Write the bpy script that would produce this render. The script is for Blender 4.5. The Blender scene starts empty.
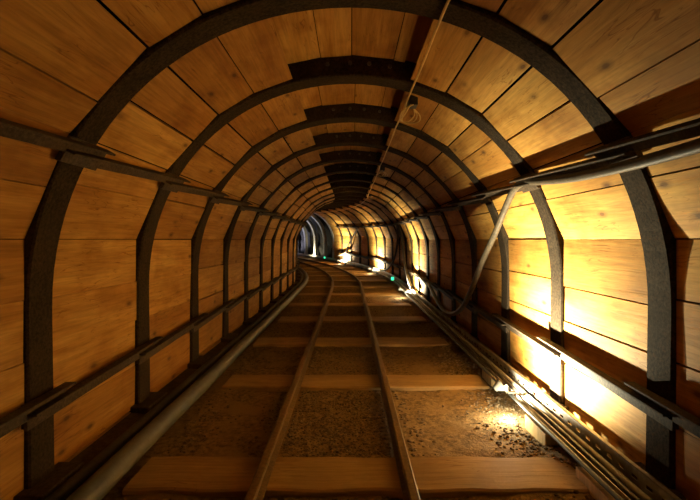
import bpy, bmesh, math, random
from mathutils import Vector, Matrix, noise

random.seed(7)
SC = bpy.context.scene
COL = SC.collection
PI = math.pi
HC = 1.15            # camera height over the floor
ZC = HC - 0.31       # centre of the vault
RW = 1.342           # inner radius of the steel arches
S0, RC = 10.6, 22.0  # where the tunnel starts bending left, and its radius
LINED_END = 19.9
ROCK_END = 33.0

def P(s, u, z):
    """tunnel coordinates (distance along, offset to the right, height) -> world"""
    if s > 7: z += 0.0012 * (s - 7) ** 2      # the drift climbs gently towards the bend
    if s <= S0:
        return Vector((u, s, z))
    a = (s - S0) / RC
    return Vector((-RC + (RC + u) * math.cos(a), S0 + (RC + u) * math.sin(a), z))

def heading(s):
    return 0.0 if s <= S0 else (s - S0) / RC

ORD = ("first second third fourth fifth sixth seventh eighth ninth tenth eleventh twelfth thirteenth fourteenth "
       "fifteenth sixteenth seventeenth eighteenth nineteenth twentieth twenty-first twenty-second twenty-third "
       "twenty-fourth twenty-fifth twenty-sixth twenty-seventh twenty-eighth twenty-ninth thirtieth").split()

# ------------------------------------------------------------------ materials
def new_mat(name):
    m = bpy.data.materials.new(name)
    m.use_nodes = True
    nt = m.node_tree
    return m, nt, nt.nodes['Principled BSDF']

def nd(nt, t, **kw):
    n = nt.nodes.new(t)
    for k, v in kw.items():
        if k in n.inputs.keys():
            n.inputs[k].default_value = v
        else:
            setattr(n, k, v)
    return n

def ramp(nt, fac, stops):
    r = nt.nodes.new('ShaderNodeValToRGB')
    el = r.color_ramp.elements
    while len(el) < len(stops):
        el.new(0.5)
    for e, (p, c) in zip(el, stops):
        e.position = p
        e.color = (c[0], c[1], c[2], 1) if hasattr(c, '__len__') else (c, c, c, 1)
    nt.links.new(fac, r.inputs[0])
    return r

def mul(nt, a, b, fac=1.0, mode='MULTIPLY'):
    m = nt.nodes.new('ShaderNodeMix')
    m.data_type = 'RGBA'
    m.blend_type = mode
    m.inputs[0].default_value = fac
    nt.links.new(a, m.inputs[6])
    if hasattr(b, '__len__'):
        m.inputs[7].default_value = (b[0], b[1], b[2], 1)
    else:
        nt.links.new(b, m.inputs[7])
    return m.outputs[2]

def wood_mat(name, light, dark, knot=(0.10, 0.045, 0.015), dusty=0.0, knots=True):
    """boards: UV u runs along the board in metres, v across it; 'tone' is one number per board"""
    m, nt, bs = new_mat(name)
    L = nt.links
    uv = nd(nt, 'ShaderNodeUVMap')
    def mapped(sc):
        mp = nd(nt, 'ShaderNodeMapping')
        mp.inputs['Scale'].default_value = sc
        L.new(uv.outputs[0], mp.inputs[0])
        return mp.outputs[0]
    n1 = nd(nt, 'ShaderNodeTexNoise', Scale=1.0, Detail=5.0, Roughness=0.6, Distortion=0.8)
    L.new(mapped((1.0, 11, 1)), n1.inputs['Vector'])
    n2 = nd(nt, 'ShaderNodeTexNoise', Scale=1.0, Detail=3.0, Roughness=0.7, Distortion=0.3)
    L.new(mapped((3.0, 60, 1)), n2.inputs['Vector'])
    n3 = nd(nt, 'ShaderNodeTexNoise', Scale=1.0, Detail=4.0, Roughness=0.6)
    L.new(mapped((2.2, 3.0, 1)), n3.inputs['Vector'])
    base = ramp(nt, n1.outputs[0], [(0.30, dark), (0.50, [(a + b) / 2 for a, b in zip(light, dark)]), (0.66, light)]).outputs[0]
    fine = ramp(nt, n2.outputs[0], [(0.32, 0.76), (0.60, 1.06)]).outputs[0]
    base = mul(nt, base, fine)
    patch = ramp(nt, n3.outputs[0], [(0.30, (0.58, 0.46, 0.34)), (0.52, (1, 1, 1))]).outputs[0]
    base = mul(nt, base, patch, 0.8)
    if knots:
        vo = nd(nt, 'ShaderNodeTexVoronoi', Scale=1.0, Randomness=1.0, voronoi_dimensions='2D')
        L.new(mapped((2.8, 6.5, 1)), vo.inputs['Vector'])
        kf = ramp(nt, vo.outputs['Distance'], [(0.045, 0.92), (0.08, 0.5), (0.17, 0.0)])
        mx = nt.nodes.new('ShaderNodeMix'); mx.data_type = 'RGBA'
        L.new(kf.outputs[0], mx.inputs[0]); L.new(base, mx.inputs[6])
        mx.inputs[7].default_value = (*knot, 1)
        # only part of the cells carry a knot
        sel = ramp(nt, vo.outputs['Color'], [(0.60, 0.0), (0.68, 0.9)])
        mm = nt.nodes.new('ShaderNodeMath'); mm.operation = 'MULTIPLY'
        L.new(kf.outputs[0], mm.inputs[0]); L.new(sel.outputs[0], mm.inputs[1])
        L.new(mm.outputs[0], mx.inputs[0])
        base = mx.outputs[2]
    # fine dark checks and saw marks
    n4 = nd(nt, 'ShaderNodeTexNoise', Scale=1.0, Detail=2.0, Roughness=0.5, Distortion=1.2)
    L.new(mapped((2.4, 24, 1)), n4.inputs['Vector'])
    ck = ramp(nt, n4.outputs[0], [(0.475, (1, 1, 1)), (0.493, (0.55, 0.45, 0.35)), (0.51, (1, 1, 1))]).outputs[0]
    n5 = nd(nt, 'ShaderNodeTexNoise', Scale=1.0, Detail=2.0)
    L.new(mapped((3.0, 5.0, 1)), n5.inputs['Vector'])
    where = ramp(nt, n5.outputs[0], [(0.50, 0.0), (0.60, 1.0)]).outputs[0]
    mc = nt.nodes.new('ShaderNodeMix'); mc.data_type = 'RGBA'; mc.blend_type = 'MULTIPLY'
    L.new(where, mc.inputs[0]); L.new(base, mc.inputs[6]); L.new(ck, mc.inputs[7])
    base = mc.outputs[2]
    at = nd(nt, 'ShaderNodeAttribute'); at.attribute_name = 'tone'
    tn = ramp(nt, at.outputs['Fac'], [(0.0, (0.62, 0.52, 0.42)), (0.5, (0.90, 0.86, 0.80)), (1.0, (1.08, 1.10, 1.12))]).outputs[0]
    base = mul(nt, base, tn)
    if dusty:
        ge = nd(nt, 'ShaderNodeNewGeometry')
        nz = nd(nt, 'ShaderNodeTexNoise', Scale=3.2, Detail=6.0, Roughness=0.7)
        L.new(ge.outputs['Position'], nz.inputs['Vector'])
        f = ramp(nt, nz.outputs[0], [(0.40, 0.0), (0.62, 1.0)])
        mx = nt.nodes.new('ShaderNodeMix'); mx.data_type = 'RGBA'
        mt = nt.nodes.new('ShaderNodeMath'); mt.operation = 'MULTIPLY'; mt.inputs[1].default_value = dusty
        L.new(f.outputs[0], mt.inputs[0]); L.new(mt.outputs[0], mx.inputs[0])
        L.new(base, mx.inputs[6]); mx.inputs[7].default_value = (0.26, 0.175, 0.085, 1)
        base = mx.outputs[2]
    L.new(base, bs.inputs['Base Color'])
    bs.inputs['Roughness'].default_value = 0.72
    bs.inputs['Specular IOR Level'].default_value = 0.25
    bp = nd(nt, 'ShaderNodeBump', Strength=0.5, Distance=0.008)
    L.new(n1.outputs[0], bp.inputs['Height'])
    L.new(bp.outputs[0], bs.inputs['Normal'])
    return m

def speckle_mat(name, c1, c2, scale, rough=0.6, metal=0.0, bump=0.3, dist=0.004, spec=0.4, patch=None):
    m, nt, bs = new_mat(name)
    L = nt.links
    ge = nd(nt, 'ShaderNodeNewGeometry')
    n = nd(nt, 'ShaderNodeTexNoise', Scale=scale, Detail=5.0, Roughness=0.7)
    L.new(ge.outputs['Position'], n.inputs['Vector'])
    c = ramp(nt, n.outputs[0], [(0.33, c1), (0.67, c2)]).outputs[0]
    n2 = nd(nt, 'ShaderNodeTexNoise', Scale=scale * 0.12, Detail=4.0, Roughness=0.6)
    L.new(ge.outputs['Position'], n2.inputs['Vector'])
    if patch:
        f = ramp(nt, n2.outputs[0], [(0.48, 0.0), (0.62, 1.0)])
        mx = nt.nodes.new('ShaderNodeMix'); mx.data_type = 'RGBA'
        L.new(f.outputs[0], mx.inputs[0]); L.new(c, mx.inputs[6]); mx.inputs[7].default_value = (*patch, 1)
        c = mx.outputs[2]
    else:
        c = mul(nt, c, ramp(nt, n2.outputs[0], [(0.3, 0.72), (0.65, 1.1)]).outputs[0])
    L.new(c, bs.inputs['Base Color'])
    bs.inputs['Roughness'].default_value = rough
    bs.inputs['Metallic'].default_value = metal
    bs.inputs['Specular IOR Level'].default_value = spec
    if bump:
        bp = nd(nt, 'ShaderNodeBump', Strength=bump, Distance=dist)
        L.new(n.outputs[0], bp.inputs['Height']); L.new(bp.outputs[0], bs.inputs['Normal'])
    return m

def emit_mat(name, col, strength):
    m, nt, bs = new_mat(name)
    bs.inputs['Base Color'].default_value = (*col, 1)
    bs.inputs['Emission Color'].default_value = (*col, 1)
    bs.inputs['Emission Strength'].default_value = strength
    return m

M = {}
M['board'] = wood_mat('pine_boards', (0.66, 0.388, 0.096), (0.46, 0.228, 0.043))
M['sleeper'] = wood_mat('dusty_sleeper_wood', (0.48, 0.325, 0.155), (0.40, 0.26, 0.115), dusty=0.6, knots=False)
M['block'] = wood_mat('pale_block_wood', (0.66, 0.46, 0.22), (0.52, 0.34, 0.14), knots=False)
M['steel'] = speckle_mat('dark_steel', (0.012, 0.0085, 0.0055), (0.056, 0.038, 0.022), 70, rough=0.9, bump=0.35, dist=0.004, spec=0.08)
M['bar'] = speckle_mat('rusty_bar_steel', (0.03, 0.021, 0.014), (0.095, 0.066, 0.042), 60, rough=0.75, spec=0.2, bump=0.3, dist=0.004)
M['bright_steel'] = speckle_mat('galvanised_steel', (0.36, 0.34, 0.31), (0.52, 0.49, 0.45), 40, rough=0.42, metal=0.55, bump=0.1, patch=(0.26, 0.22, 0.17))
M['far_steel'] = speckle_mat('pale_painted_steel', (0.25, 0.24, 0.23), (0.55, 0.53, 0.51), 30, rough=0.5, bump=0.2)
M['rail'] = speckle_mat('rusted_rail', (0.09, 0.052, 0.023), (0.20, 0.122, 0.056), 50, rough=0.55, bump=0.3, dist=0.003, spec=0.5)
M['pipe'] = speckle_mat('grey_plastic_pipe', (0.085, 0.092, 0.10), (0.13, 0.14, 0.15), 14, rough=0.5, bump=0.08)
M['dark_pipe'] = speckle_mat('black_plastic_pipe', (0.035, 0.03, 0.028), (0.06, 0.055, 0.05), 30, rough=0.55, bump=0.1)
M['hose'] = speckle_mat('greyish_hose', (0.055, 0.043, 0.029), (0.11, 0.086, 0.058), 25, spec=0.25, rough=0.5, bump=0.1)
M['cable'] = speckle_mat('black_cable', (0.03, 0.028, 0.025), (0.07, 0.06, 0.05), 30, rough=0.45, bump=0.0)
M['grey_cable'] = speckle_mat('pale_cable', (0.32, 0.30, 0.26), (0.45, 0.42, 0.37), 30, rough=0.45, bump=0.0)
M['yellow_cable'] = speckle_mat('yellow_cable', (0.72, 0.50, 0.15), (0.85, 0.62, 0.22), 30, rough=0.5, bump=0.0)
M['dirt'] = speckle_mat('brown_dirt', (0.08, 0.052, 0.024), (0.30, 0.195, 0.092), 30, rough=0.95, bump=0.8, dist=0.02, spec=0.1, patch=(0.235, 0.152, 0.07))
M['stone'] = speckle_mat('gravel_stone', (0.05, 0.034, 0.019), (0.33, 0.235, 0.14), 34, rough=0.9, bump=0.3, spec=0.15)
M['kerb'] = speckle_mat('dark_kerb', (0.04, 0.03, 0.02), (0.10, 0.07, 0.044), 24, rough=0.9, bump=0.6, dist=0.012, spec=0.15)
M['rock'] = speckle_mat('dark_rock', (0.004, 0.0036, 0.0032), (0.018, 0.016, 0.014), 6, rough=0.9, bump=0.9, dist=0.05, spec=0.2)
M['white'] = speckle_mat('grey_white_enamel', (0.26, 0.25, 0.22), (0.34, 0.33, 0.30), 30, rough=0.4, bump=0.0)
M['box'] = speckle_mat('black_box_plastic', (0.02, 0.018, 0.016), (0.04, 0.036, 0.03), 40, rough=0.5, bump=0.0)
M['warm_bulb'] = emit_mat('warm_bulb', (1.0, 0.86, 0.50), 60)
M['cool_bulb'] = emit_mat('cool_bulb', (0.80, 0.78, 1.0), 60)
M['green_led'] = emit_mat('green_led', (0.05, 1.0, 0.45), 1.6)

# ------------------------------------------------------------------ mesh helpers
class MB:
    def __init__(self):
        self.v = []; self.f = []; self.uv = []; self.tone = []; self.smooth = []
    def add(self, verts, faces, uvs=None, tone=0.5, smooth=False):
        o = len(self.v)
        self.v += [tuple(p) for p in verts]
        for k, f in enumerate(faces):
            self.f.append(tuple(i + o for i in f))
            self.uv.append(uvs[k] if uvs else [(0, 0)] * len(f))
            self.tone.append(tone)
            self.smooth.append(smooth)
    BOXF = [(0, 3, 2, 1), (4, 5, 6, 7), (0, 1, 5, 4), (1, 2, 6, 5), (2, 3, 7, 6), (3, 0, 4, 7)]
    def hexa(self, p8, uvs=None, tone=0.5):
        self.add(p8, MB.BOXF, uvs, tone)
    def tbox(self, s0, s1, u0, u1, z0, z1, tone=0.5):
        """box in tunnel coordinates"""
        self.hexa([P(s0, u0, z0), P(s0, u1, z0), P(s0, u1, z1), P(s0, u0, z1),
                   P(s1, u0, z0), P(s1, u1, z0), P(s1, u1, z1), P(s1, u0, z1)], tone=tone)
    def tube(self, pts, r, n=12, smooth=True, caps=True):
        pts = [Vector(p) for p in pts]
        rings = []
        t = (pts[1] - pts[0]).normalized()
        a = t.orthogonal().normalized()
        for i, p in enumerate(pts):
            if i == 0: t2 = pts[1] - pts[0]
            elif i == len(pts) - 1: t2 = pts[-1] - pts[-2]
            else: t2 = pts[i + 1] - pts[i - 1]
            t2.normalize()
            a = (a - t2 * a.dot(t2)).normalized()
            b = t2.cross(a)
            rr = r(i / (len(pts) - 1)) if callable(r) else r
            rings.append([p + a * (rr * math.cos(2 * PI * k / n)) + b * (rr * math.sin(2 * PI * k / n)) for k in range(n)])
        vs = [q for ring in rings for q in ring]
        fs = []
        for i in range(len(pts) - 1):
            for k in range(n):
                k2 = (k + 1) % n
                fs.append((i * n + k, i * n + k2, (i + 1) * n + k2, (i + 1) * n + k))
        self.add(vs, fs, smooth=smooth)
        if caps:
            self.add(rings[0], [tuple(reversed(range(n)))])
            self.add(rings[-1], [tuple(range(n))])
    def sweep(self, ss, prof, closed=True, caps=True, smooth=False):
        """sweep a (u, z) profile along the tunnel through the distances ss"""
        n = len(prof)
        vs = [P(s, u, z) for s in ss for (u, z) in prof]
        fs = []
        for i in range(len(ss) - 1):
            for k in range(n if closed else n - 1):
                k2 = (k + 1) % n
                fs.append((i * n + k, i * n + k2, (i + 1) * n + k2, (i + 1) * n + k))
        if caps and closed:
            fs.append(tuple(reversed(range(n))))
            fs.append(tuple((len(ss) - 1) * n + k for k in range(n)))
        self.add(vs, fs, smooth=smooth)
    def build(self, name, mat, parent=None, origin=None, bevel=0.0, fix=True):
        me = bpy.data.meshes.new(name)
        o3 = Vector(origin) if origin is not None else Vector((0, 0, 0))
        me.from_pydata([tuple(Vector(p) - o3) for p in self.v], [], self.f)
        uvl = me.uv_layers.new(name='UVMap')
        li = 0
        for f in self.uv:
            for c in f:
                uvl.data[li].uv = c
                li += 1
        at = me.attributes.new('tone', 'FLOAT', 'FACE')
        at.data.foreach_set('value', self.tone)
        me.polygons.foreach_set('use_smooth', self.smooth)
        if fix:
            bm = bmesh.new(); bm.from_mesh(me)
            bmesh.ops.recalc_face_normals(bm, faces=bm.faces)
            bm.to_mesh(me); bm.free()
        me.materials.append(mat)
        me.update()
        ob = bpy.data.objects.new(name, me)
        COL.objects.link(ob)
        if parent:
            ob.parent = parent
            ob.location = o3 - parent.location if parent.type == 'EMPTY' or True else o3
        else:
            ob.location = o3
        if bevel:
            b = ob.modifiers.new('bevel', 'BEVEL'); b.width = bevel; b.segments = 2; b.limit_method = 'ANGLE'
        return ob

def tag(o, label=None, cat=None, group=None, kind=None):
    if label: o['label'] = label
    if cat: o['category'] = cat
    if group: o['group'] = group
    if kind: o['kind'] = kind
    return o

def empty(name, loc):
    o = bpy.data.objects.new(name, None)
    o.empty_display_size = 0.05
    COL.objects.link(o); o.location = loc
    return o

def frange(a, b, step):
    n = max(1, int(round((b - a) / step)))
    return [a + (b - a) * i / n for i in range(n + 1)]

def catmull(pts, per=10):
    pts = [Vector(p) for p in pts]
    q = [pts[0] * 2 - pts[1]] + pts + [pts[-1] * 2 - pts[-2]]
    out = []
    for i in range(1, len(q) - 2):
        a, b, c, d = q[i - 1], q[i], q[i + 1], q[i + 2]
        for k in range(per):
            t = k / per
            out.append(0.5 * ((2 * b) + (c - a) * t + (2 * a - 5 * b + 4 * c - d) * t * t + (3 * b - a - 3 * c + d) * t ** 3))
    out.append(pts[-1])
    return out

def rib_r(deg):
    return RW + 0.012 * math.sin(2 * math.radians(min(max(deg, 0), 180))) ** 2

def polar(deg, r):
    a = math.radians(deg)
    return (r * math.cos(a), ZC + r * math.sin(a))

# ------------------------------------------------------------------ the lining of boards (setting)
RIBS = [2.0 + i for i in range(24)]
LINED = [s for s in RIBS if s < LINED_END]

def board(mb, s0, s1, a, b, thick, tone=None):
    """one board between profile points a and b (u, z), inner face; thickness goes outwards"""
    d = Vector((b[0] - a[0], b[1] - a[1])); w = d.length; d.normalize()
    nrm = Vector((d[1], -d[0]))
    mid = Vector(((a[0] + b[0]) / 2, (a[1] + b[1]) / 2))
    if nrm.dot(mid - Vector((0, ZC))) < 0: nrm = -nrm
    j = random.uniform(-0.004, 0.003)
    j1, j2 = j + random.uniform(-.002, .002), j + random.uniform(-.002, .002)
    A = (a[0] + nrm[0] * j1, a[1] + nrm[1] * j1); B = (b[0] + nrm[0] * j2, b[1] + nrm[1] * j2)
    A2 = (a[0] + nrm[0] * thick, a[1] + nrm[1] * thick); B2 = (b[0] + nrm[0] * thick, b[1] + nrm[1] * thick)
    ps = [P(s0, *A), P(s0, *B), P(s0, *B2), P(s0, *A2), P(s1, *A), P(s1, *B), P(s1, *B2), P(s1, *A2)]
    ou, ov = random.uniform(0, 80), random.uniform(0, 80)
    ln = s1 - s0
    sd = [(ou, ov), (ou, ov + .03), (ou + .03, ov + .03), (ou + .03, ov)]
    front = [(ou, ov), (ou, ov + w), (ou + ln, ov + w), (ou + ln, ov)]
    uvs = [sd, sd, front, [(x, y + .5) for x, y in front], [(x, y + 1) for x, y in front], [(x, y + 1.5) for x, y in front]]
    mb.hexa(ps, uvs, random.random() if tone is None else tone)

BAYS = [(-6.0, -5.0), (-5.0, -4.0), (-4.0, -3.0), (-3.0, -2.0), (-2.0, -1.0), (-1.0, 0.0), (0.0, 1.0), (1.0, 1.906)] + [(s + 0.077, s + 0.906) for s in LINED]
wl, wr, ce = MB(), MB(), MB()
KINK = 1.386
for bi, (s0, s1) in enumerate(BAYS):
    for side in (-1, 1):
        wmb = wl if side < 0 else wr
        # vertical boards below the kink
        xk, zk = polar(13, KINK)
        zs = [zk, 0.88 + random.uniform(-.025, .025), 0.63 + random.uniform(-.02, .02), 0.36 + random.uniform(-.03, .03), 0.09 + random.uniform(-.02, .02), -0.08]
        for i in range(5):
            g = 0.016 if (i in (1, 2) and side > 0) or random.random() < .25 else 0.0025
            if i == 0: g = 0.001
            top = zs[i] - g / 2; bot = zs[i + 1] + .001
            xo = lambda z: side * (xk + 0.02 * (zk - z) / 1.1)
            board(wmb, s0, s1, (xo(top), top), (xo(bot), bot), 0.035, tone=0.0 if side > 0 and abs(s0 - 4.077) < .01 and i in (0, 1, 3) else None)
        last = 74.8 if side < 0 else 74.2
        marks = [13, 23 + random.uniform(-2.5, 2.5), 33, 43 + random.uniform(-3, 3), 53, 64, last]
        facets = [(13, 33), (13, 33), (33, 53), (33, 53), (53, 64), (64, last)]
        def on_facet(deg, fa):
            p, q = [polar(f, KINK if f == 13 else rib_r(f) + 0.026) for f in fa]
            # ray from the centre at deg, met with the chord p-q
            dx, dz = math.cos(math.radians(deg)), math.sin(math.radians(deg))
            ex, ez = q[0] - p[0], q[1] - p[1]
            px, pz = p[0], p[1] - ZC
            det = dx * (-ez) - dz * (-ex)
            t = (px * (-ez) - pz * (-ex)) / det
            return (dx * t, ZC + dz * t)
        for i in range(6):
            fa = facets[i]
            g = random.choice((0.08, 0.14, 0.22, 0.55)) if i not in (3, 4) else 0.5
            a = on_facet(marks[i] + g / 2, fa); b = on_facet(marks[i + 1] - g / 2, fa)
            target = wmb if i < 2 else ce
            board(target, s0, s1, (side * a[0], a[1]), (side * b[0], b[1]), 0.05 if i == 5 else 0.035)
    # raised crown boards lying on top of the arches
    xs = [-0.40, -0.21 + random.uniform(-.03, .03), 0.025 + random.uniform(-.03, .03), 0.27 + random.uniform(-.02, .02), 0.345, 0.47]
    for i in range(5):
        x0, x1 = xs[i] + .002, xs[i + 1] - .002
        rr = 1.465 + (0.02 if i == 4 else 0)
        za = ZC + math.sqrt(rr ** 2 - x0 ** 2); zb = ZC + math.sqrt(rr ** 2 - x1 ** 2)
        board(ce, s0 - 0.08, s1 + 0.09 - .003, (x0, za), (x1, zb), 0.035, tone=0.1 if i == 4 else None)  # last board's darker tone paints in the shade at the recess edge
for mb, nm in ((wl, 'wall_left'), (wr, 'wall_right'), (ce, 'ceiling')):
    tag(mb.build(nm, M['board']), kind='structure')

# the unlined rock section past the boards
mb = MB()
prof = []
for i in range(9): prof.append((-1.58, -0.1 + i * (ZC + 0.1) / 9))
for i in range(33):
    d = 180 - i * 180 / 32
    prof.append(polar(d, 1.58))
for i in range(8, -1, -1): prof.append((1.58, -0.1 + i * (ZC + 0.1) / 9))
ss = frange(LINED_END + 0.02, ROCK_END, 0.15)
vs, fs = [], []
for s in ss:
    for (u, z) in prof:
        k = 1 + 0.10 * noise.noise(Vector((s * 1.7, u * 1.9, z * 1.9))) + 0.05 * noise.noise(Vector((s * 5, u * 5, z * 5 + 9)))
        vs.append(P(s, u * k, ZC + (z - ZC) * k))
n = len(prof)
for i in range(len(ss) - 1):
    for k in range(n - 1):
        fs.append((i * n + k, i * n + k + 1, (i + 1) * n + k + 1, (i + 1) * n + k))
fs.append(tuple((len(ss) - 1) * n + k for k in range(n)))
mb.add(vs, fs, smooth=True)
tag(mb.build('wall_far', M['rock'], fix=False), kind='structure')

# ------------------------------------------------------------------ floor
def floor_z(s, u):
    h = 0.018 * noise.noise(Vector((s * 2.1, u * 2.4, 0))) + 0.010 * noise.noise(Vector((s * 7, u * 7, 3))) + 0.005 * noise.noise(Vector((s * 19, u * 19, 5)))
    if u > 0.9: h += 0.03 * min(1, (u - 0.9) / 0.2) * (0.5 + noise.noise(Vector((s * 3, u * 3, 8))))
    return h - 0.006
mb = MB()
us = frange(-1.5, 1.5, 0.04)
ss = frange(-6, 0, 0.12)[:-1] + frange(0, 12, 0.045) + frange(12.1, ROCK_END, 0.12)
vs = [P(s, u, floor_z(s, u)) for s in ss for u in us]
n = len(us)
fs = [(i * n + k, i * n + k + 1, (i + 1) * n + k + 1, (i + 1) * n + k) for i in range(len(ss) - 1) for k in range(n - 1)]
mb.add(vs, fs, smooth=True)
tag(mb.build('floor', M['dirt'], fix=False), kind='structure')

# kerb at the foot of the left wall
mb = MB()
mb.sweep(frange(-6, LINED_END, 0.35), [(-1.40, -0.03), (-1.19, -0.03), (-1.20, 0.055), (-1.40, 0.075)])
tag(mb.build('trim_1', M['kerb'], bevel=0.008), kind='structure')

# ------------------------------------------------------------------ steel arches
RDEP = 0.135
def arch_profile(extra):
    pts = [(-(RW + extra), z) for z in (0.075, 0.3, 0.55)]
    for i in range(0, 49):
        d = 180 - i * 180 / 48
        pts.append(polar(d, rib_r(d) + extra))
    pts += [((RW + extra), z) for z in (0.55, 0.3, 0.075)]
    return pts
PIN, POUT = arch_profile(0), arch_profile(RDEP)
def make_arch(s, idx):
    mb = MB()
    rings = []
    c = 0.008
    pin2, pout2 = arch_profile(c), arch_profile(RDEP - c)
    fa, ba = -0.092, 0.075
    cs = [(PIN, fa + c), (PIN, ba - c), (pin2, ba), (pout2, ba), (POUT, ba - c), (POUT, fa + c), (pout2, fa), (pin2, fa)]
    n = len(PIN)
    vs = [P(s + ds, *pr[i]) for i in range(n) for (pr, ds) in cs]
    fs = []
    for i in range(n - 1):
        for k in range(8):
            k2 = (k + 1) % 8
            fs.append((i * 8 + k, i * 8 + k2, (i + 1) * 8 + k2, (i + 1) * 8 + k))
    fs += [tuple(range(8)), tuple((n - 1) * 8 + k for k in range(8))]
    mb.add(vs, fs)
    lined = s < LINED_END
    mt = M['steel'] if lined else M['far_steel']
    base = P(s, 0, 0)
    o = mb.build('steel_arch', mt, origin=base)
    if idx == 0: lab = 'dark steel arch nearest the camera, cut off by the top of the picture'
    elif lined: lab = 'dark steel arch, the %s from the camera, bowed over the boarded track' % ORD[idx]
    else: lab = 'pale steel arch, %s of the bare rock section past the boards' % ORD[idx - len(LINED)]
    tag(o, lab, 'arch', 'steel arches of the boarded tunnel' if lined else 'pale arches in the bare rock section')
    if lined:
        for sd in (-1, 1):
            b = MB()
            z0 = 0.0 if sd > 0 else 0.055
            b.tbox(s - 0.15, s + 0.15, sd * 1.255 if sd < 0 else 1.29, sd * (RW + RDEP + .03), z0, 0.105)
            b.build('base_plate', M['bar'], o, origin=base, bevel=0.008)
            for deg in (30.5, None):
                b = MB()
                if deg:
                    for q in (0,):
                        r0, r1 = rib_r(deg) - 0.016, rib_r(deg)
                        d0, d1 = deg - 2.4, deg + 2.4
                        pr = [polar(d0, r0), polar(d1, r0), polar(d1, r1), polar(d0, r1)]
                        pr = [(sd * x, z) for x, z in pr]
                        b.hexa([P(s - .14, *p) for p in pr] + [P(s + .14, *p) for p in pr])
                else:
                    b.tbox(s - .14, s + .14, sd * (RW - 0.016), sd * (RW + .001), 0.375, 0.475)
                b.build('bracket', M['bar'], o, origin=base, bevel=0.003)
        if idx < 6:
            for x in (-0.14, -0.0, 0.12, 0.25):
                zz = ZC + RW + 0.075 - (0.5 * x * x / RW)
                b = MB()
                b.tube([P(s - 0.088, x, zz), P(s - 0.108, x, zz)], 0.013, 6, smooth=False)
                b.build('bolt', M['hose'], o, origin=base)
    return o
for i, s in enumerate(RIBS):
    make_arch(s, i)

# ------------------------------------------------------------------ tie bars lapped from arch to arch
def make_bar(s0, s1, side, upper, label, group):
    mb = MB()
    def sec(s, shift):
        if upper:
            deg = 30.5
            c = Vector(polar(deg, rib_r(deg) - 0.016)); a = math.radians(deg)
            out = Vector((math.cos(a), math.sin(a))); tan = Vector((-math.sin(a), math.cos(a)))
        else:
            c = Vector((RW - 0.016, 0.425)); out = Vector((1, 0)); tan = Vector((0, 1))
        c = c + tan * shift
        w, t, leg = (0.029 if upper else 0.035), 0.010, 0.050
        L = [(-w, 0), (w, 0), (w, -leg), (w - t, -leg), (w - t, -t), (-w, -t)]
        res = []
        for (a_, b_) in L:
            q = c + tan * a_ + out * b_
            res.append(P(s, side * q[0], q[1]))
        return res
    A, B = sec(s0, -0.022), sec(s1, 0.030)
    ms = []
    N = 3
    vs = []
    for k in range(N + 1):
        t = k / N
        vs += sec(s0 + (s1 - s0) * t, -0.022 + 0.052 * t)
    fs = []
    for k in range(N):
        for j in range(6):
            j2 = (j + 1) % 6
            fs.append((k * 6 + j, k * 6 + j2, (k + 1) * 6 + j2, (k + 1) * 6 + j))
    fs += [tuple(range(6)), tuple(N * 6 + j for j in range(6))]
    mb.add(vs, fs)
    o = mb.build('tie_bar', M['bar'], origin=P(s0, 0, 0), bevel=0.002)
    return tag(o, label, 'bar', group)
for side, sn in ((-1, 'left'), (1, 'right')):
    for upper, un in ((True, 'upper'), (False, 'lower')):
        grp = 'tie bars along the %s %s wall' % (un, sn)
        cnt = len(LINED)
        for i in range(-1, cnt - 1):
            s0 = (LINED[i] if i >= 0 else LINED[0] - 1) - 0.14
            s1 = (LINED[i] if i >= 0 else LINED[0] - 1) + 1.13
            if i == -1: lab = 'rusty tie bar, %s %s wall, running from the picture edge to the nearest arch' % (un, sn)
            elif i == 0: lab = 'rusty steel tie bar on the %s %s wall between the nearest arch and the second' % (un, sn)
            else: lab = 'rusty steel tie bar on the %s %s wall between the %s and %s arches' % (un, sn, ORD[i], ORD[i + 1])
            make_bar(s0, s1, side, upper, lab, grp)

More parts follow.
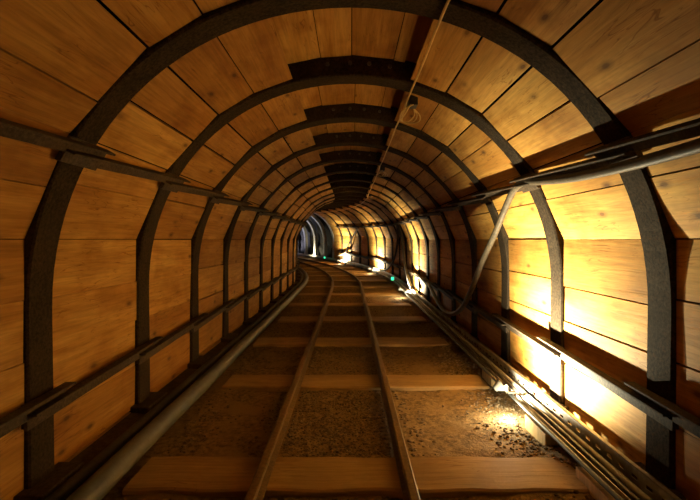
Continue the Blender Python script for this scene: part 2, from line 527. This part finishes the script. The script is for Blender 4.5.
# ------------------------------------------------------------------ track
SL = [2.215 + 1.46 * k for k in range(15)]
for k, s in enumerate(SL):
    mb = MB()
    w = 0.17 + random.uniform(-.012, .012)
    u0, u1 = -1.03 + random.uniform(-.05, .05), 1.06 + random.uniform(-.02, .05)
    skew = random.uniform(-.02, .02)
    ou, ov = random.uniform(0, 50), random.uniform(0, 50)
    us_ = frange(u0, u1, 0.07)
    rows = []
    for u in us_:
        t = (u - u0) / (u1 - u0) - .5
        e0 = 0.020 * noise.noise(Vector((u * 4, k * 3.1, 0))); e1 = 0.020 * noise.noise(Vector((u * 4, k * 3.1, 7)))
        zt = 0.022 + 0.004 * noise.noise(Vector((u * 3, k, 4)))
        rows.append([(s - w + e0 + t * skew, u, -0.06), (s - w + e0 + t * skew, u, zt - .008), (s - w + .01 + e0 + t * skew, u, zt),
                     (s + w - .01 + e1 + t * skew, u, zt), (s + w + e1 + t * skew, u, zt - .008), (s + w + e1 + t * skew, u, -0.06)])
    vs, fs, uvs = [], [], []
    for r in rows: vs += [P(*q) for q in r]
    vv = [0, .07, .08, .08 + 2 * w, .09 + 2 * w, .16 + 2 * w]
    for i in range(len(rows) - 1):
        for j in range(5):
            fs.append((i * 6 + j, i * 6 + j + 1, (i + 1) * 6 + j + 1, (i + 1) * 6 + j))
            a, b = us_[i] + ou, us_[i + 1] + ou
            uvs.append([(a, ov + vv[j]), (a, ov + vv[j + 1]), (b, ov + vv[j + 1]), (b, ov + vv[j])])
    fs += [tuple(range(6)), tuple((len(rows) - 1) * 6 + j for j in range(6))]
    uvs += [[(ou, ov)] * 6, [(ou, ov)] * 6]
    mb.add(vs, fs, uvs, random.uniform(.3, .9))
    o = mb.build('wooden_sleeper', M['sleeper'], origin=P(s, 0, 0))
    lab = ('wide dusty wooden sleeper nearest the camera, at the bottom edge of the picture' if k == 0 else
           'wide dusty wooden sleeper, the %s from the camera, sunk in the dirt under the rails' % ORD[k])
    tag(o, lab, 'sleeper', 'wooden sleepers under the track')

RAIL_L, RAIL_R = -0.415, 0.27
for u0, lab in ((RAIL_L, 'narrow rusty steel rail on the side of the grey floor pipe'), (RAIL_R, 'narrow rusty steel rail on the side of the cable tray')):
    mb = MB()
    z0 = 0.018
    prof = [(-.036, 0), (.036, 0), (.036, .007), (.009, .014), (.009, .042), (.022, .047), (.022, .060), (.016, .064), (-.016, .064), (-.022, .060), (-.022, .047), (-.009, .042), (-.009, .014), (-.036, .007)]
    mb.sweep(frange(-2, 31, 0.25), [(u0 + a, z0 + b) for a, b in prof])
    tag(mb.build('steel_rail', M['rail'], origin=P(2, u0, 0)), lab, 'rail', 'rails of the mine track')

# gravel and rubble: nobody could count it
ICO = bmesh.new(); bmesh.ops.create_icosphere(ICO, subdivisions=1, radius=1)
ICV = [v.co.copy() for v in ICO.verts]; ICF = [tuple(v.index for v in f.verts) for f in ICO.faces]
def stones(mb, n, pick, rmin, rmax):
    for _ in range(n):
        s, u = pick()
        r = random.uniform(rmin, rmax) * random.choice((.7, 1, 1, 1.25))
        z = floor_z(s, u) + r * .2
        rot = Matrix.Rotation(random.uniform(0, 6.28), 3, Vector((random.gauss(0, 1), random.gauss(0, 1), random.gauss(0, 1))).normalized())
        sc = Vector((random.uniform(.7, 1.3), random.uniform(.7, 1.3), random.uniform(.5, .9)))
        c = P(s, u, z)
        vs = []
        for v in ICV:
            q = rot @ (v * (r * random.uniform(.82, 1.15)))
            vs.append(c + Vector((q[0] * sc[0], q[1] * sc[1], q[2] * sc[2])))
        mb.add(vs, ICF)
def off_sleeper(s, m=0.19):
    return all(abs(s - q) > m for q in SL)
def pick_between():
    while True:
        s = 1.2 + 9.5 * random.random() ** 1.6
        u = random.uniform(RAIL_L + .045, RAIL_R - .045)
        edge = min(u - RAIL_L, RAIL_R - u)
        if off_sleeper(s) or (edge < .12 and random.random() < .7) or random.random() < 0.02:
            return s, u
mb = MB(); stones(mb, 15000, pick_between, .0035, .0085)
tag(mb.build('gravel', M['stone'], fix=False), 'fine dark gravel spread between the two rails', 'gravel', kind='stuff')
def pick_side():
    while True:
        s = 1.3 + 8.5 * random.random() ** 1.4
        if random.random() < .5: u = 1.0 + random.gauss(0, .10)
        elif random.random() < .5: u = -0.95 + random.gauss(0, .09)
        else: u = random.choice((RAIL_R + .06 + abs(random.gauss(0, .07)), RAIL_L - .06 - abs(random.gauss(0, .06))))
        if u < -1.04 or u > 1.34: continue
        if off_sleeper(s) or random.random() < 0.12 or abs(u) > 1.05: return s, u
mb = MB(); stones(mb, 4500, pick_side, .004, .012)
tag(mb.build('rubble', M['stone'], fix=False), 'loose rubble along the floor edges beside pipe and cable tray', 'rubble', kind='stuff')

# ------------------------------------------------------------------ left: floor pipes
def path_tube(name, mat, pts, r, label, cat, group=None, n=14):
    mb = MB(); mb.tube(pts, r, n)
    return tag(mb.build(name, mat, origin=pts[0]), label, cat, group)
path_tube('floor_pipe', M['pipe'], [P(s, -1.095 + 0.012 * noise.noise(Vector((s * .6, 0, 0))), 0.078 + .005 * noise.noise(Vector((s * .5, 3, 0)))) for s in frange(-1.5, 19.5, .3)], 0.052,
          'thick grey pipe lying on the floor along the left wall', 'pipe', n=20)
path_tube('thin_pipe', M['dark_pipe'], [P(s, -1.215 + 0.01 * noise.noise(Vector((s * .7, 5, 0))), 0.082) for s in frange(-1.5, 19.5, .3)], 0.026,
          'thin dark pipe on the kerb between left wall and grey pipe', 'pipe')

# ------------------------------------------------------------------ right: cable tray with slots
TU0, TU1, TB, TT = 1.125, 1.245, 0.075, 0.158
mb = MB()
t = 0.003
for seg in frange(-1.5, 29.4, 0.6)[:-1]:
    a, b = seg, seg + .6
    mb.tbox(a, b, TU0, TU1, TB, TB + t)                                  # bottom
    mb.tbox(a, b, TU0 - t, TU0, TB, TB + .034)                           # low side by the track
    if a < 12:
        mb.tbox(a, b, TU1, TU1 + t, TB, TB + .030)
        mb.tbox(a, b, TU1, TU1 + t, TB + .046, TT)
        for q in range(6):
            mb.tbox(a + q * .1 + .045, a + q * .1 + .1, TU1, TU1 + t, TB + .030, TB + .046)
    else:
        mb.tbox(a, b, TU1, TU1 + t, TB, TT)
    mb.tbox(a, b, TU1, TU1 + .022, TT - .004, TT)                        # rolled lip
tray = tag(mb.build('cable_tray', M['bright_steel'], origin=P(2, 1.18, 0), fix=True), 'long slotted metal cable tray running low along the right wall', 'tray')
k = 0
for s in [x for x in frange(1.3, 19, 1.0)]:
    b = MB(); b.tbox(s + .2, s + .25, 1.15, 1.23, -0.02, TB)
    b.build('tray_foot', M['bar'], tray, origin=tray.location)
b = MB()
for s in frange(-1.3, 12, .3):
    b.tbox(s, s + .012, TU0 + .004, TU1 - .004, TB + .0032, TB + .012)
b.build('rung', M['bright_steel'], tray, origin=tray.location)

def wav(s, k): return noise.noise(Vector((s * 1.1, k * 7.7, 0)))
path_tube('tray_cable', M['cable'], [P(s, 1.165 + .010 * wav(s, 1), TB + .018) for s in frange(-1.4, 28, .2)], .013, 'black power cable in the cable tray on the track side', 'cable', 'cables in the tray', 8)
path_tube('tray_cable', M['grey_cable'], [P(s, 1.203 + .010 * wav(s, 2), TB + .022) for s in frange(-1.4, 28, .2)], .016, 'pale grey cable in the cable tray on the wall side', 'cable', 'cables in the tray', 8)
path_tube('side_conduit', M['pipe'], [P(s, 1.098 + .004 * wav(s, 3), 0.094 + .004 * wav(s, 4)) for s in frange(-1.4, 28, .2)], .0115, 'thin grey conduit hugging the outside of the cable tray', 'conduit', None, 10)

# pale wooden blocks under the tray
for s, u, ln, h, lab in ((2.67, 1.10, .15, .078, 'pale wooden block under the cable tray, lit by the nearest lamp'),
                         (3.72, 1.13, .13, .072, 'pale wooden block under the cable tray, behind the nearest lamp'),
                         (2.02, 1.10, .16, .070, 'pale wooden block under the cable tray, nearest the bottom corner')):
    mb = MB()
    ou = random.uniform(0, 40)
    ps = [P(s - ln, u - .02, -.02), P(s - ln, u + .10, -.02), P(s - ln, u + .10, h - .004), P(s - ln, u - .02, h - .004),
          P(s + ln, u - .02, -.02), P(s + ln, u + .10, -.02), P(s + ln, u + .10, h - .004), P(s + ln, u - .02, h - .004)]
    q = [(ou, 0), (ou + .1, 0), (ou + .1, .1), (ou, .1)]
    mb.hexa(ps, [q] * 6, .8)
    tag(mb.build('wooden_block', M['block'], origin=P(s, u, 0), bevel=.004), lab, 'block', 'wooden blocks under the tray')

# ------------------------------------------------------------------ hoses on the right wall
path_tube('hanging_hose', M['hose'], catmull([P(-.8, 1.13, 1.50), P(0.6, 1.12, 1.475), P(1.6, 1.125, 1.452), P(2.25, 1.13, 1.462), P(2.70, 1.12, 1.495), P(2.98, 1.13, 1.525), P(3.20, 1.14, 1.50),
          P(3.42, 1.15, 1.38), P(3.62, 1.14, 1.20), P(3.90, 1.12, .965), P(4.25, 1.13, .705), P(4.62, 1.13, .47), P(5.0, 1.12, .345), P(5.5, 1.12, .31),
          P(6.1, 1.15, .36), P(6.7, 1.19, .43), P(7.3, 1.23, .47)]), .024,
          'thick greyish hose hanging in a loop off the upper right tie bar', 'hose', 'hoses hung on the right wall', 14)
for a, lab in ((((11.1, 1.15, 1.48), (11.4, 1.2, 1.1), (12.0, 1.2, .6), (12.9, 1.18, .28), (13.9, 1.2, .18)), 'dark cable drooping forward from the bar beyond the second lamp'),
               (((11.0, 1.15, 1.48), (10.6, 1.2, 1.1), (10.1, 1.2, .65), (9.5, 1.2, .35), (9.0, 1.2, .2)), 'dark cable drooping towards the second lamp from the upper bar'),
               (((16.6, 1.15, 1.48), (17.2, 1.2, 1.25), (17.9, 1.2, .8), (18.3, 1.2, .45), (19.2, 1.2, .3)), 'dark cable drooping from the bar near the end of the boards')):
    path_tube('drooping_cable', M['cable'], catmull([P(*q) for q in a]), .028, lab, 'cable', 'cables drooping on the right wall', 8)

# ------------------------------------------------------------------ cable and boxes on the crown
pts = []
for s in frange(0.4, 19.5, .25):
    ph = (s % 1.0)
    u = 0.392 + .012 * noise.noise(Vector((s * .9, 2, 2)))
    z = ZC + math.sqrt(RW ** 2 - u ** 2) - .013 - .012 * math.sin(PI * ph)
    pts.append(P(s, u, z))
path_tube('ceiling_cable', M['yellow_cable'], catmull(pts, 3), .0065, 'thin yellow cable strung along the crown of the arches', 'cable', None, 8)
for s, lab in ((3.22, 'small black junction box with loose wires on the second arch'), (6.2, 'small black junction box with loose wires on the fifth arch'), (10.0, 'small black junction box with loose wires on the ninth arch')):
    c = P(s, .43, ZC + 1.262)
    r = empty('junction_box', c)
    tag(r, lab, 'junction box', 'junction boxes on the crown cable')
    b = MB(); b.tbox(s - .055, s + .055, .405, .465, ZC + 1.235, ZC + 1.30); b.build('box', M['box'], r, origin=c, bevel=.004)
    for kk in range(3):
        w = MB()
        z0 = ZC + 1.238
        w.tube(catmull([P(s - .05, .415 + .01 * kk, z0), P(s - .09, .40 - .02 * kk, z0 - .03 - .01 * kk), P(s + .05 + .05 * kk, .385 - .01 * kk, z0 - .045), P(s + .35 + .04 * kk, .39 + .03 * kk, z0 - .01),
                        P(s + .30, .44 + .04 * kk, z0 - .03), P(s + .16, .47 + .02 * kk, z0 - .02), P(s + .05, .45, z0)], 8), .0042, 6)
        w.build('wire', M['yellow_cable'], r, origin=c)

# ------------------------------------------------------------------ lamps
WARM = (1.0, 0.90, 0.58)
COOL = (0.80, 0.78, 1.0)
def make_lamp(s, label, warm=True, power=740, spill=0.007, aim=(-0.04, 0.82, 0.52)):
    u, z = 1.03, 0.17
    c = P(s, u, 0)
    r = empty('clamp_lamp', c)
    tag(r, label, 'lamp', 'lamps clamped beside the cable tray')
    b = MB()
    b.tbox(s - .012, s + .012, u + .03, TU0 + .003, .111, .121)
    b.tbox(s - .012, s + .012, u + .028, u + .04, .111, .16)
    b.build('clamp', M['white'], r, origin=c)
    d = Vector((aim[1], aim[0], aim[2])); d.normalize()       # aim: (along, right, up) -> local x=right, y=along
    a = heading(s)
    dw = Vector((d[0] * math.cos(a) - d[1] * math.sin(a), d[0] * math.sin(a) + d[1] * math.cos(a), d[2]))
    p = P(s, u, z)
    b = MB()
    prof = [(-.060, .010), (-.056, .020), (-.04, .026), (-.008, .046), (.0, .050)]
    rings = []
    ax = dw.orthogonal().normalized(); bx = dw.cross(ax)
    N = 16
    vs = []
    for (t_, rr) in prof + [(x + .002 if i else x, y - .003) for i, (x, y) in enumerate(prof)][::-1]:
        for k in range(N):
            vs.append(p + dw * t_ + (ax * math.cos(2 * PI * k / N) + bx * math.sin(2 * PI * k / N)) * rr)
    m_ = 2 * len(prof)
    fs = [(i * N + k, i * N + (k + 1) % N, (i + 1) * N + (k + 1) % N, (i + 1) * N + k) for i in range(m_ - 1) for k in range(N)]
    fs += [tuple(range(N)), tuple((m_ - 1) * N + k for k in range(N))]
    b.add(vs, fs, smooth=True)
    shade = b.build('lamp_shade', M['white'], r, origin=c)
    b = MB()
    bmx = bmesh.new(); bmesh.ops.create_icosphere(bmx, subdivisions=2, radius=.012)
    b.add([v.co + p - dw * .028 for v in bmx.verts], [tuple(v.index for v in f.verts) for f in bmx.faces], smooth=True)
    bmx.free()
    b.build('bulb', M['warm_bulb'] if warm else M['cool_bulb'], shade, origin=c).location = (0, 0, 0)
    li = bpy.data.lights.new('lamp_light', 'SPOT')
    li.energy = power; li.color = WARM if warm else COOL
    li.spot_size = math.radians(148); li.spot_blend = 0.85; li.shadow_soft_size = .012
    lo = bpy.data.objects.new('lamp_light', li); COL.objects.link(lo)
    lo.parent = r
    lo.location = p - dw * .008 - c
    lo.rotation_euler = dw.to_track_quat('-Z', 'Y').to_euler()
    lk = bpy.data.lights.new('added_spill_light', 'POINT')  # added point light with no bulb, makes the bright spot on the floor
    lk.energy = power * spill; lk.color = WARM if warm else COOL; lk.shadow_soft_size = .008
    lko = bpy.data.objects.new('added_spill_light', lk); COL.objects.link(lko)
    lko.parent = r
    lko.location = P(s - .2, u - .03, .075) - c
    return r
make_lamp(-3.05, 'unseen clamp lamp added behind the camera to brighten the near walls', power=330)  # out of view, added to continue the row and brighten the near walls
make_lamp(3.1, 'white clamp lamp beside the tray at the foot of the second arch', spill=0.014)
make_lamp(9.25, 'white clamp lamp beside the tray at the foot of the eighth arch')
make_lamp(14.7, 'white clamp lamp beside the tray where the tunnel starts to bend')
make_lamp(18.6, 'white clamp lamp beside the tray near the end of the boards')
make_lamp(22.0, 'clamp lamp just past the boards in the rock section', power=90, aim=(-.1, .8, .6))
make_lamp(24.1, 'cool white clamp lamp farthest away in the rock section', warm=False, power=260, aim=(-.1, .3, .8))

for s, lab in ((11.6, 'small green indicator light on the cable tray beyond the second lamp'), (20.4, 'small green indicator light where the boards give way to rock')):
    c = P(s, 1.10, .12)
    r = empty('indicator_light', c)
    tag(r, lab, 'indicator light', 'green indicator lights on the tray')
    b = MB(); b.tbox(s - .06, s + .06, 1.085, 1.135, .108, .165); b.build('housing', M['box'], r, origin=c, bevel=.006)
    b = MB(); b.tbox(s - .066, s - .055, 1.06, 1.13, .112, .19); b.build('lens', M['green_led'], r, origin=c, bevel=.006)

# ------------------------------------------------------------------ camera, world, colour
w = bpy.data.worlds.new('world'); SC.world = w
w.use_nodes = True
w.node_tree.nodes['Background'].inputs[0].default_value = (0, 0, 0, 1)
cam = bpy.data.cameras.new('camera')
cam.sensor_width = 36; cam.lens = 36 * 460 / 700
cam.clip_start = 0.02
co = bpy.data.objects.new('camera', cam); COL.objects.link(co)
co.location = (0, 0, HC)
co.rotation_euler = (math.radians(90 - 1.25), 0, 0)
SC.camera = co
vs_ = SC.view_settings
vs_.view_transform = 'Standard'; vs_.look = 'None'; vs_.gamma = 1; vs_.use_curve_mapping = False
vs_.exposure = 0.0
SC.cycles.max_bounces = 12
SC.cycles.diffuse_bounces = 8
SC.cycles.sample_clamp_indirect = 8
